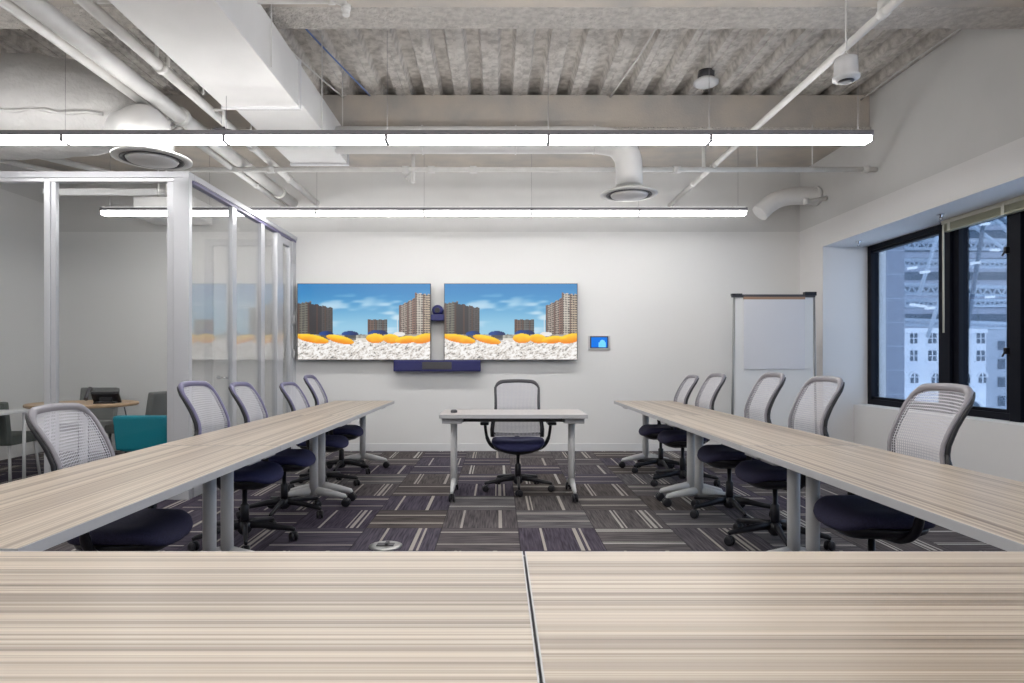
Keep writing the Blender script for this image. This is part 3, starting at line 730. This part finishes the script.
# ------------------------------------------------------------------ screens
def smooth01(x): x = max(0,min(1,x)); return x*x*(3-2*x)
rnd = random.Random(3)
def hsh(a, b):
    v = math.sin(a*127.1+b*311.7)*43758.5453; return v-math.floor(v)
def vnoise(x, y):
    xi, yi = math.floor(x), math.floor(y); fx, fy = smooth01(x-xi), smooth01(y-yi)
    return (hsh(xi,yi)*(1-fx)+hsh(xi+1,yi)*fx)*(1-fy)+(hsh(xi,yi+1)*(1-fx)+hsh(xi+1,yi+1)*fx)*fy
def s2l(c): return tuple(((v/255)/12.92 if v/255 <= .04045 else ((v/255+.055)/1.055)**2.4) for v in c)
def mixc(a, b, t): return tuple(p+(q-p)*t for p, q in zip(a, b))
def beach(u, v):                                 # u right 0..1, v down 0..1, colours in sRGB 0..255
    # sky
    c = mixc((38,128,190), (150,200,226), smooth01((v-.02)/.62))
    w = vnoise(u*5+v*3, v*11-u*4)*.6+vnoise(u*13+v*5, v*26)*.4
    c = mixc(c, (225,238,246), .75*smooth01((w-.50)/.35)*smooth01((v-.05)/.3))
    # buildings: (left, right, top at left, top at right)
    def tower(c, l, r, t0, t1, lit, shade, split, fl, cols):
        if l <= u <= r and v < .72:
            f = (u-l)/(r-l); top = t0+(t1-t0)*f
            if v > top+.012*((int(f*7)) % 2):
                side = f < split
                base = lit if side else shade
                g = (v-top)/(.72-top)
                wv = (g*fl) % 1; wu = (f*cols) % 1
                d = mixc(base, (52,50,52), .75 if (wv > .45 and wu > .35) else (.12 if wv > .45 else 0))
                if (f*cols/3) % 1 < .2: d = mixc(d, (88,62,54), .7)
                return d
        return c
    c = tower(c, .0, .10, .255, .225, (120,118,108), (70,68,68), 1, 15, 4)
    c = tower(c, .075, .265, .24, .315, (54,52,56), (84,80,78), .55, 15, 9)
    c = tower(c, .53, .675, .465, .465, (120,96,84), (108,110,108), .3, 8, 8)
    c = tower(c, .765, .885, .285, .18, (172,158,146), (150,120,108), .8, 17, 6)
    c = tower(c, .885, 1.0, .115, .135, (200,192,180), (188,170,150), .6, 19, 6)
    if .30 < u < .52 and v > .66+.02*vnoise(u*40, 1): c = (94,96,92) if v < .70 else c
    if v > .67: c = mixc((120,116,106), (190,190,180), vnoise(u*60, v*30)) if v < .72 else (225,220,210)
    # umbrellas
    for cx, cy, rx, ry in ((.215,.665,.055,.042),(.395,.665,.065,.042),(.605,.655,.075,.045)):
        e = ((u-cx)/rx)**2+((v-cy)/ry)**2
        if e < 1 and v < cy+.015: c = mixc((24,74,150), (10,38,88), smooth01((u-cx)/rx*.5+.5))
        if abs(u-cx) < .045 and cy+.01 < v < cy+.075: c = mixc(c, (22,24,36), .6)
    if abs(u-.752) < .004 and .47 < v < .66: c = (225,225,225)
    e = ((u-.765)/.045)**2+((v-.665)/.03)**2
    if e < 1: c = (235,232,228)
    # sand
    if v > .745:
        n = vnoise(u*70+v*60, v*44-u*16)*.55+vnoise(u*140, v*90)*.45
        c = mixc((250,248,246), (212,204,196), smooth01((n-.35)/.3))
        if n > .74: c = (128,128,126)
    # yellow boats
    for cx, cy, rx, ry, k in ((.11,.725,.125,.055,.30),(.32,.735,.105,.052,.38),(.585,.72,.070,.064,0),(.705,.725,.065,.062,.1),(.82,.738,.085,.050,-.15),(.95,.722,.085,.064,-.30)):
        yy = v-cy-k*(u-cx)
        e = ((u-cx)/rx)**2+(yy/ry)**2
        if e < 1: c = mixc((255,214,48), (238,134,20), smooth01((yy/ry*.5+.5)+.35*(vnoise(u*30,v*20)-.5)-.1))
    return c
def screen_mesh(W, H, nx, ny):
    bm = B(); cl = bm.loops.layers.float_color.new('picture')
    vs = [[bm.verts.new((-W/2+W*i/nx, 0, H-H*j/ny)) for i in range(nx+1)] for j in range(ny+1)]
    for j in range(ny):
        for i in range(nx):
            f = bm.faces.new((vs[j+1][i], vs[j+1][i+1], vs[j][i+1], vs[j][i]))
            c = s2l(beach((i+.5)/nx, (j+.5)/ny))
            for lp in f.loops: lp[cl] = (*c, 1)
    me = bpy.data.meshes.new('screen'); bm.to_mesh(me); bm.free(); return me
m, nt, out = newmat('tv_picture'); g = NT(nt)
at_ = g.n('ShaderNodeAttribute', attribute_name='picture'); b = g.n('ShaderNodeBsdfPrincipled')
b.inputs['Base Color'].default_value = (.01,.01,.01,1); b.inputs['Roughness'].default_value = .35
g.link(at_.outputs['Color'], b.inputs['Emission Color']); b.inputs['Emission Strength'].default_value = .60
g.link(b.outputs[0], out.inputs[0]); M['tv_picture'] = m
TVY = YB-.12
tvw, tvh = 1.735, .995
sm = screen_mesh(tvw-.014, tvh-.014, 216, 124); sm.materials.append(m)
def tv(xc, z, label):
    t = thing('television', label, 'television', (xc, TVY, z), 0, 'wall screens with the beach picture')
    bm = B(); box(bm, -tvw/2, tvw/2, .0, .05, 0, tvh, .003); obj('casing', bm, 'black', t)
    s = bpy.data.objects.new('screen', sm); COL.objects.link(s); s.parent = t; s.location = (0, -.0015, .007)
    bm = B()
    for a in ((-tvw/2, tvw/2, 0, .006), (-tvw/2, tvw/2, tvh-.006, tvh), (-tvw/2, -tvw/2+.006, 0, tvh), (tvw/2-.006, tvw/2, 0, tvh)): box(bm, a[0], a[1], -.004, .001, a[2], a[3])
    obj('bezel', bm, 'gun', t)
    bm = B(); box(bm, -.35, .35, .05, .1185, .25, .7, .004); obj('wall_mount', bm, 'gun', t)
tv(at(364,0,TVY).x, at(0,360,TVY).z, 'left wall-mounted television showing a beach with high-rise buildings')
tv(at(510.8,0,TVY).x, at(0,360,TVY).z, 'right wall-mounted television showing a beach with high-rise buildings')
t = thing('conference_camera', 'small navy conference camera between the two televisions', 'camera', (at(437.5,0,8.3).x, 8.34, at(0,321,8.34).z))
bm = B(); box(bm, -.085, .085, -.07, .095, 0, .085, .012); obj('camera_base', bm, 'navy', t)
bm = B(); lathe(bm, [(.03,-.075),(.062,-.06),(.075,-.02),(.07,.03),(.04,.06)], (0,0,.135), 'y', 20); hd = obj('camera_head', bm, 'navy', t)
bm = B(); lathe(bm, [(.034,-.085),(.036,-.07)], (0,0,.135), 'y', 18); obj('camera_lens', bm, 'black', hd)
t = thing('soundbar', 'long navy soundbar on the wall beneath the televisions', 'soundbar', (at(437.3,0,8.34).x, 8.35, at(0,371.5,8.35).z))
bm = B(); box(bm, -.565, .565, -.06, .088, 0, .15, .012); obj('soundbar_body', bm, 'navy', t)
bm = B(); box(bm, -.19, .19, -.068, -.058, .03, .125, .004); obj('centre_panel', bm, 'gun', t)
for s in (-1, 1):
    bm = B(); box(bm, min(s*.20,s*.55), max(s*.20,s*.55), -.064, -.058, .015, .135, .002); obj('speaker_grille', bm, 'navy', t)
t = thing('touch_panel', 'small wall touch panel with a glowing blue screen', 'control panel', (at(599,0,YB).x, YB-.02, at(0,342.5,YB).z))
bm = B(); box(bm, -.145, .145, 0, .0195, -.10, .09, .005); obj('bezel', bm, 'silver', t)
bm = B(); box(bm, -.12, .12, -.004, .001, -.075, .082, .002); obj('glass_front', bm, 'black', t)
bm = B(); box(bm, -.105, .105, -.006, -.003, -.065, .068); sc_ = obj('screen', bm, 'screen_blue', t)
bm = B(); box(bm, -.01, .085, -.0075, -.006, -.062, .0); lathe(bm, [(.035,-.0085),(.035,-.008)], (.04,0,.0), 'y', 16); obj('screen_cloud', bm, 'screen_cyan', sc_)

# ------------------------------------------------------------------ whiteboard easel
EY = 7.62
t = thing('whiteboard_easel', 'tall whiteboard easel in an aluminium frame by the back right corner', 'whiteboard', ((at(774,0,EY)).x, EY, 0))
hw = .475; zb, zt = .22, 1.945
bm = B(); box(bm, -hw+.01, hw-.01, -.006, .010, zb, zt, .002); obj('board', bm, 'board', t)
for s in (-1, 1):
    bm = B(); tube(bm, [(s*(hw+.03),.0,.02),(s*(hw+.015),0,.9),(s*hw,0,zt)], .014, 8, flat=1.0); fr = obj('side_frame', bm, 'frame_grey', t)
    bm = B(); tube(bm, [(s*(hw+.03),-.22,.015),(s*(hw+.03),.22,.015)], .015, 8); obj('foot', bm, 'gun', fr)
bm = B(); box(bm, -hw-.03, hw+.01, -.02, .02, zt, zt+.035, .006); tr_ = obj('top_rail', bm, 'gun', t)
bm = B(); box(bm, -hw-.035, -hw+.09, -.024, .024, zt+.02, zt+.045, .005); box(bm, hw-.12, hw+.02, -.03, .03, zt+.02, zt+.065, .005); obj('end_clamp', bm, 'black', tr_)
bm = B(); box(bm, -.37, .36, -.026, -.006, zt-.025, zt+.005, .003); obj('clamp_strip', bm, 'cork', tr_)
bm = B(); box(bm, -hw, hw, -.01, .012, zb-.025, zb, .003); obj('bottom_rail', bm, 'alu', t)
bm = B(); box(bm, -.365, .355, EY*0-.022, -.009, 0, .84, .002); box(bm, -.365, .355, -.0235, -.0215, .003, .84)
tag(obj('flipchart_pad', bm, 'paper', None, (at(774,0,EY).x, EY, zt-.855)), 'blank white paper pad clipped to the whiteboard easel', 'paper pad')

# floor box
t = thing('floor_box', 'round metal floor outlet box in the carpet beyond the front tables', 'floor outlet', (at(385,0,4.10).x, 4.12, 0))
bm = B(); lathe(bm, [(.105,0),(.108,.006),(.085,.012),(.06,.010)], n=32); obj('cover_ring', bm, 'floor_metal', t)
bm = B(); box(bm, -.055, .055, -.03, .03, .008, .016, .002); box(bm, .0,.02,-.035,.035,.012,.03,.002); obj('outlet_lid', bm, 'gun', t)

# ------------------------------------------------------------------ meeting room behind the glass
t = thing('round_table', 'round oak meeting table behind the partition glass', 'table', (-4.47, 6.9, 0))
bm = B(); lathe(bm, [(.51,.705),(.525,.712),(.525,.735),(.515,.74)], n=48); obj('tabletop', bm, 'oak', t)
bm = B(); tube(bm, [(0,0,.03),(0,0,.705)], .04, 16, up=(1,0,0)); obj('pedestal', bm, 'white_metal', t)
bm = B(); lathe(bm, [(.30,0),(.30,.012),(.05,.04)], n=32); obj('base', bm, 'white_metal', t)
bm = B(); tube(bm, curve([(.5,-.1,.70),(.53,-.1,.5),(.46,-.1,.3)],4), .007, 6); obj('cable', bm, 'gun', t)
t = thing('desk_phone', 'black desk phone on the round oak table', 'phone', (-4.17, 6.80, .74), .35)
bm = B(); mt = Matrix.Rotation(math.radians(-35), 4, 'X'); box(bm, -.10, .10, -.07, .07, .0, .018, .004); box(bm, -.13, .13, -.10, .11, .055, .085, .01, mtx=mt); obj('phone_body', bm, 'black', t)
bm = B(); box(bm, -.06, .06, .0, .05, .01, .10, .006); obj('phone_stand', bm, 'black', t)
bm = B(); tube(bm, curve([(-.16,-.09,.05),(-.16,-.03,.115),(-.16,.04,.15),(-.16,.10,.15)],4), [.022]*3+[.016]*7+[.024]*3, 10); obj('handset', bm, 'gun', t)
bm = B(); box(bm, -.05, .09, .0, .075, .086, .088, 0, mtx=mt); obj('display', bm, 'pane_dark', t)
def lounge(name, label, x, y, rz, body, seat, legm, w=.54, bh=.80, legs=True, group='low upholstered chairs in the meeting room'):
    t = thing(name, label, 'chair', (x, y, 0), rz, group)
    bm = B(); box(bm, -w/2, w/2, -.25, .25, .36, .46, .03); obj('seat', bm, seat, t)
    bm = B(); mt = Matrix.Translation((0,-.25,.40)) @ Matrix.Rotation(math.radians(9), 4, 'X')
    box(bm, -w/2, w/2, -.045, .03, -.02, bh-.40, .022, mtx=mt); obj('backrest', bm, body, t)
    for s in (-1, 1):
        for q in (-1, 1):
            bm = B(); tube(bm, [(s*(w/2-.05),q*.2,.37),(s*(w/2-.02),q*.235,0)], .014, 8); obj('leg', bm, legm, t)
    return t
lounge('lounge_chair', 'grey low chair behind the round oak table', -5.0, 7.72, PI, 'grey_fabric', 'grey_fabric', 'black', .46, .86)
lounge('lounge_chair', 'grey chair at the right side of the round oak table, back leaning right', -4.22, 7.5, h-.1, 'grey_fabric', 'grey_fabric', 'black', .48, .84)
lounge('lounge_chair', 'bright teal chair just behind the glass near the corner post', -3.24, 6.1, .0, 'teal', 'teal_light', 'black', .47, .70)
lounge('lounge_chair', 'dark green-grey chair with white legs at the far left behind the glass', -5.04, 6.45, .1, 'green_fabric', 'green_fabric', 'white_metal', .56, .80)
t = thing('side_table', 'white tabletop corner at the left edge of the photo behind the glass', 'table', (-4.77, 5.93, 0))
bm = B(); box(bm, -.32, .30, -.30, .2, .70, .725, .004); obj('tabletop', bm, 'white_metal', t)
for s in (-.28, .26):
    for q in (-.26, .16):
        bm = B(); tube(bm, [(s,q,0),(s,q,.70)], .015, 8, up=(1,0,0)); obj('leg', bm, 'white_metal', t)

# ------------------------------------------------------------------ city outside the windows
def far(px, py, y): return at(px, py, y)
FY = 70.0
def rect(bm, px0, px1, py0, py1, y, d, mi=0):
    a = far(px0, py1, y); b_ = far(px1, py0, y); box(bm, a.x, b_.x, y, y+d, a.z, b_.z, mi=mi)
t = thing('stone_building', 'pale stone building with arched windows seen through the window panes', 'building', (far(960,0,FY).x, FY, 0))
def put(name, bm, mat, parent):
    bmesh.ops.translate(bm, verts=bm.verts, vec=-parent.location)
    return obj(name, bm, mat, parent)
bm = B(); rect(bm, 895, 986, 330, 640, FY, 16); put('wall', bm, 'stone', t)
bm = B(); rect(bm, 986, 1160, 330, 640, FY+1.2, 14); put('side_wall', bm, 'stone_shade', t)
bm = B()
rect(bm, 893, 988, 328, 333, FY-.5, 1); rect(bm, 895, 986, 366, 368.5, FY-.25, .5); rect(bm, 895, 986, 388, 389.5, FY-.25, .5)
for k in range(24): rect(bm, 895, 986, 334+k*4.6, 334.5+k*4.6, FY-.05, .2)
put('cornice', bm, 'stone', t)
for (px, w) in ((914,7),(932.5,8),(963,8),(981,8)):
    for (p0, p1) in ((333,343.5),(350.5,361)):
        bm = B(); rect(bm, px-w/2-1, px+w/2+1, p1, p1+1.3, FY-.3, .5); rect(bm, px-w/2, px+w/2, p0, p1, FY-.06, .3, 1); rect(bm, px-.4, px+.4, p0, p1, FY-.12, .1); rect(bm, px-w/2, px+w/2, (p0+p1)/2-.4, (p0+p1)/2+.4, FY-.12, .1); put('window', bm, ['stone','pane_dark'], t)
def arch(px, base, r, body, d=.06, frame=True):
    bm = B(); c = far(px, base-body, FY); rr = r*FY/F
    poly = [(c.x+rr*math.cos(PI*k/14), c.z+rr*math.sin(PI*k/14)) for k in range(15)]
    zb_ = far(0, base, FY).z; poly += [(c.x-rr, zb_), (c.x+rr, zb_)]
    a = [bm.verts.new((x, FY-d, z)) for x, z in poly]; b_ = [bm.verts.new((x, FY+.2, z)) for x, z in poly]
    f = bm.faces.new(a); f.material_index = 1; f = bm.faces.new(b_[::-1]); f.material_index = 1
    for k in range(len(poly)): bm.faces.new((a[k], b_[k], b_[(k+1)%len(poly)], a[(k+1)%len(poly)]))
    tube(bm, [(c.x+(rr+.08)*math.cos(PI*k/14), FY-.1, c.z+(rr+.08)*math.sin(PI*k/14)) for k in range(15)], .12 if r < 6 else .22, 6, up=(0,1,0))
    if frame: box(bm, c.x-.05, c.x+.05, FY-.15, FY-.05, zb_, c.z+rr); box(bm, c.x-rr, c.x+rr, FY-.15, FY-.05, c.z-.05, c.z+.05)
    put('arched_window', bm, ['stone','pane_dark'], t)
for px in (914, 935, 966, 982): arch(px, 383, 4, 6)
arch(972, 412, 9, 3); arch(922, 412, 9, 3)
for px in (1001, 1018, 1034):
    for p0, p1 in ((341,350),(359,369),(377,387),(396,406),(414,424)):
        bm = B(); a = far(px-3.4,p1,FY+1.2); b_ = far(px+3.4,p0,FY+1.2); box(bm, a.x, b_.x, FY+1.1, FY+1.4, a.z, b_.z); put('window', bm, 'pane_dark', t)
t = thing('glass_tower', 'blue-grey glass tower rising above the pale stone building', 'building', (far(960,0,110).x, 110, 0))
bm = B(); rect(bm, 880, 1250, 60, 660, 110, 25); put('wall', bm, 'near_facade', t)
bm = B()
for k in range(20): rect(bm, 880, 1250, 62+k*14, 70+k*14, 109.8, .3)
put('window_band', bm, 'pane_dark', t)
# steel roof structure standing between
t = thing('steel_roof', 'tangle of pale steel roof beams and white glare streaks outside the windows', 'roof structure', (far(960,0,50).x, 50, 0))
rr_ = random.Random(11); FR = 50
for k, (py, amp) in enumerate(((198,7),(216,5),(240,7),(262,5),(284,7),(303,5),(322,4))):
    bm = B()
    a = far(893, py+rr_.uniform(-3,3), FR+k*.3); b_ = far(1120, py+rr_.uniform(-10,10), FR+k*.3)
    tube(bm, [a, b_], .16, 6); c_ = a+Vector((0,0,-amp*FR/F*1.2)); d_ = b_+Vector((0,0,-amp*FR/F*1.2)); tube(bm, [c_, d_], .12, 6)
    for q in range(24):
        f = q/24; tube(bm, [a.lerp(b_, f), c_.lerp(d_, f+1/48)], .07, 5); tube(bm, [c_.lerp(d_, f+1/48), a.lerp(b_, f+1/24)], .07, 5)
    put('truss', bm, 'steel', t)
for k in range(9):
    bm = B(); a = far(rr_.uniform(895,1000), rr_.uniform(190,240), FR-1); b_ = a+Vector((rr_.uniform(-4,6), .5, rr_.uniform(-9,-4))); tube(bm, [a, b_], .15, 6); put('brace', bm, 'steel' if k % 3 else 'steel_dark', t)
for k, (px, py) in enumerate(((912,268),(925,272),(915,305),(930,308),(922,306),(990,297),(975,263),(995,250),(905,240),(985,224))):
    bm = B(); a = far(px, py, FR-1.5); 
    mt = Matrix.Translation(a) @ Matrix.Rotation(rr_.uniform(-.15,.15), 4, 'Y') @ Matrix.Rotation(-.9,4,'X'); box(bm, -.38, .38, -.10, .10, -.03, .03, mtx=mt); put('glare_streak', bm, 'glare', t)  # slabs shaped as streaks of reflected light, no real sheets
bm = B()
for px in (893, 953, 1010, 1075): a = far(px, 190, FR+2.5); tube(bm, [a, Vector((a.x, a.y, far(0,335,FR+2.5).z-22))], .25, 8)
put('column', bm, 'steel_dark', t)
t = thing('corner_building', 'plain blue-grey building edge seen at the left of the first window pane', 'building', (far(890,0,34).x, 34, 0))
bm = B(); rect(bm, 868, 904.5, 120, 660, 34, 12); put('wall', bm, 'corner_facade', t)
bm = B(); 
for k in range(16): rect(bm, 868, 904.7, 130+k*24, 130.7+k*24, 33.96, .2)
put('joint', bm, 'stone_shade', t)

# ------------------------------------------------------------------ sky
w = bpy.data.worlds.new('sky'); sc.world = w; w.use_nodes = True
nt = w.node_tree
for n in list(nt.nodes): nt.nodes.remove(n)
bg = nt.nodes.new('ShaderNodeBackground'); wo = nt.nodes.new('ShaderNodeOutputWorld')
bg.inputs[0].default_value = (.74,.86,1,1); bg.inputs[1].default_value = 1.9
nt.links.new(bg.outputs[0], wo.inputs[0])

# ------------------------------------------------------------------ camera
cam = bpy.data.cameras.new('camera'); co = bpy.data.objects.new('camera', cam); COL.objects.link(co)
co.location = (0,0,EYE); co.rotation_euler = (PI/2,0,0)
cam.sensor_width = 36; cam.lens = 36*F/1024
cam.shift_x = (512-CX)/1024; cam.shift_y = (CY-341.5)/1024
cam.clip_start = .05; cam.clip_end = 500
sc.camera = co
sc.view_settings.view_transform = 'Standard'; sc.view_settings.look = 'None'
sc.view_settings.exposure = 0.72; sc.view_settings.gamma = 1; sc.view_settings.use_curve_mapping = False
sc.cycles.use_denoising = True
sc.cycles.max_bounces = 10; sc.cycles.diffuse_bounces = 6; sc.cycles.transparent_max_bounces = 24
sc.cycles.sample_clamp_indirect = 8
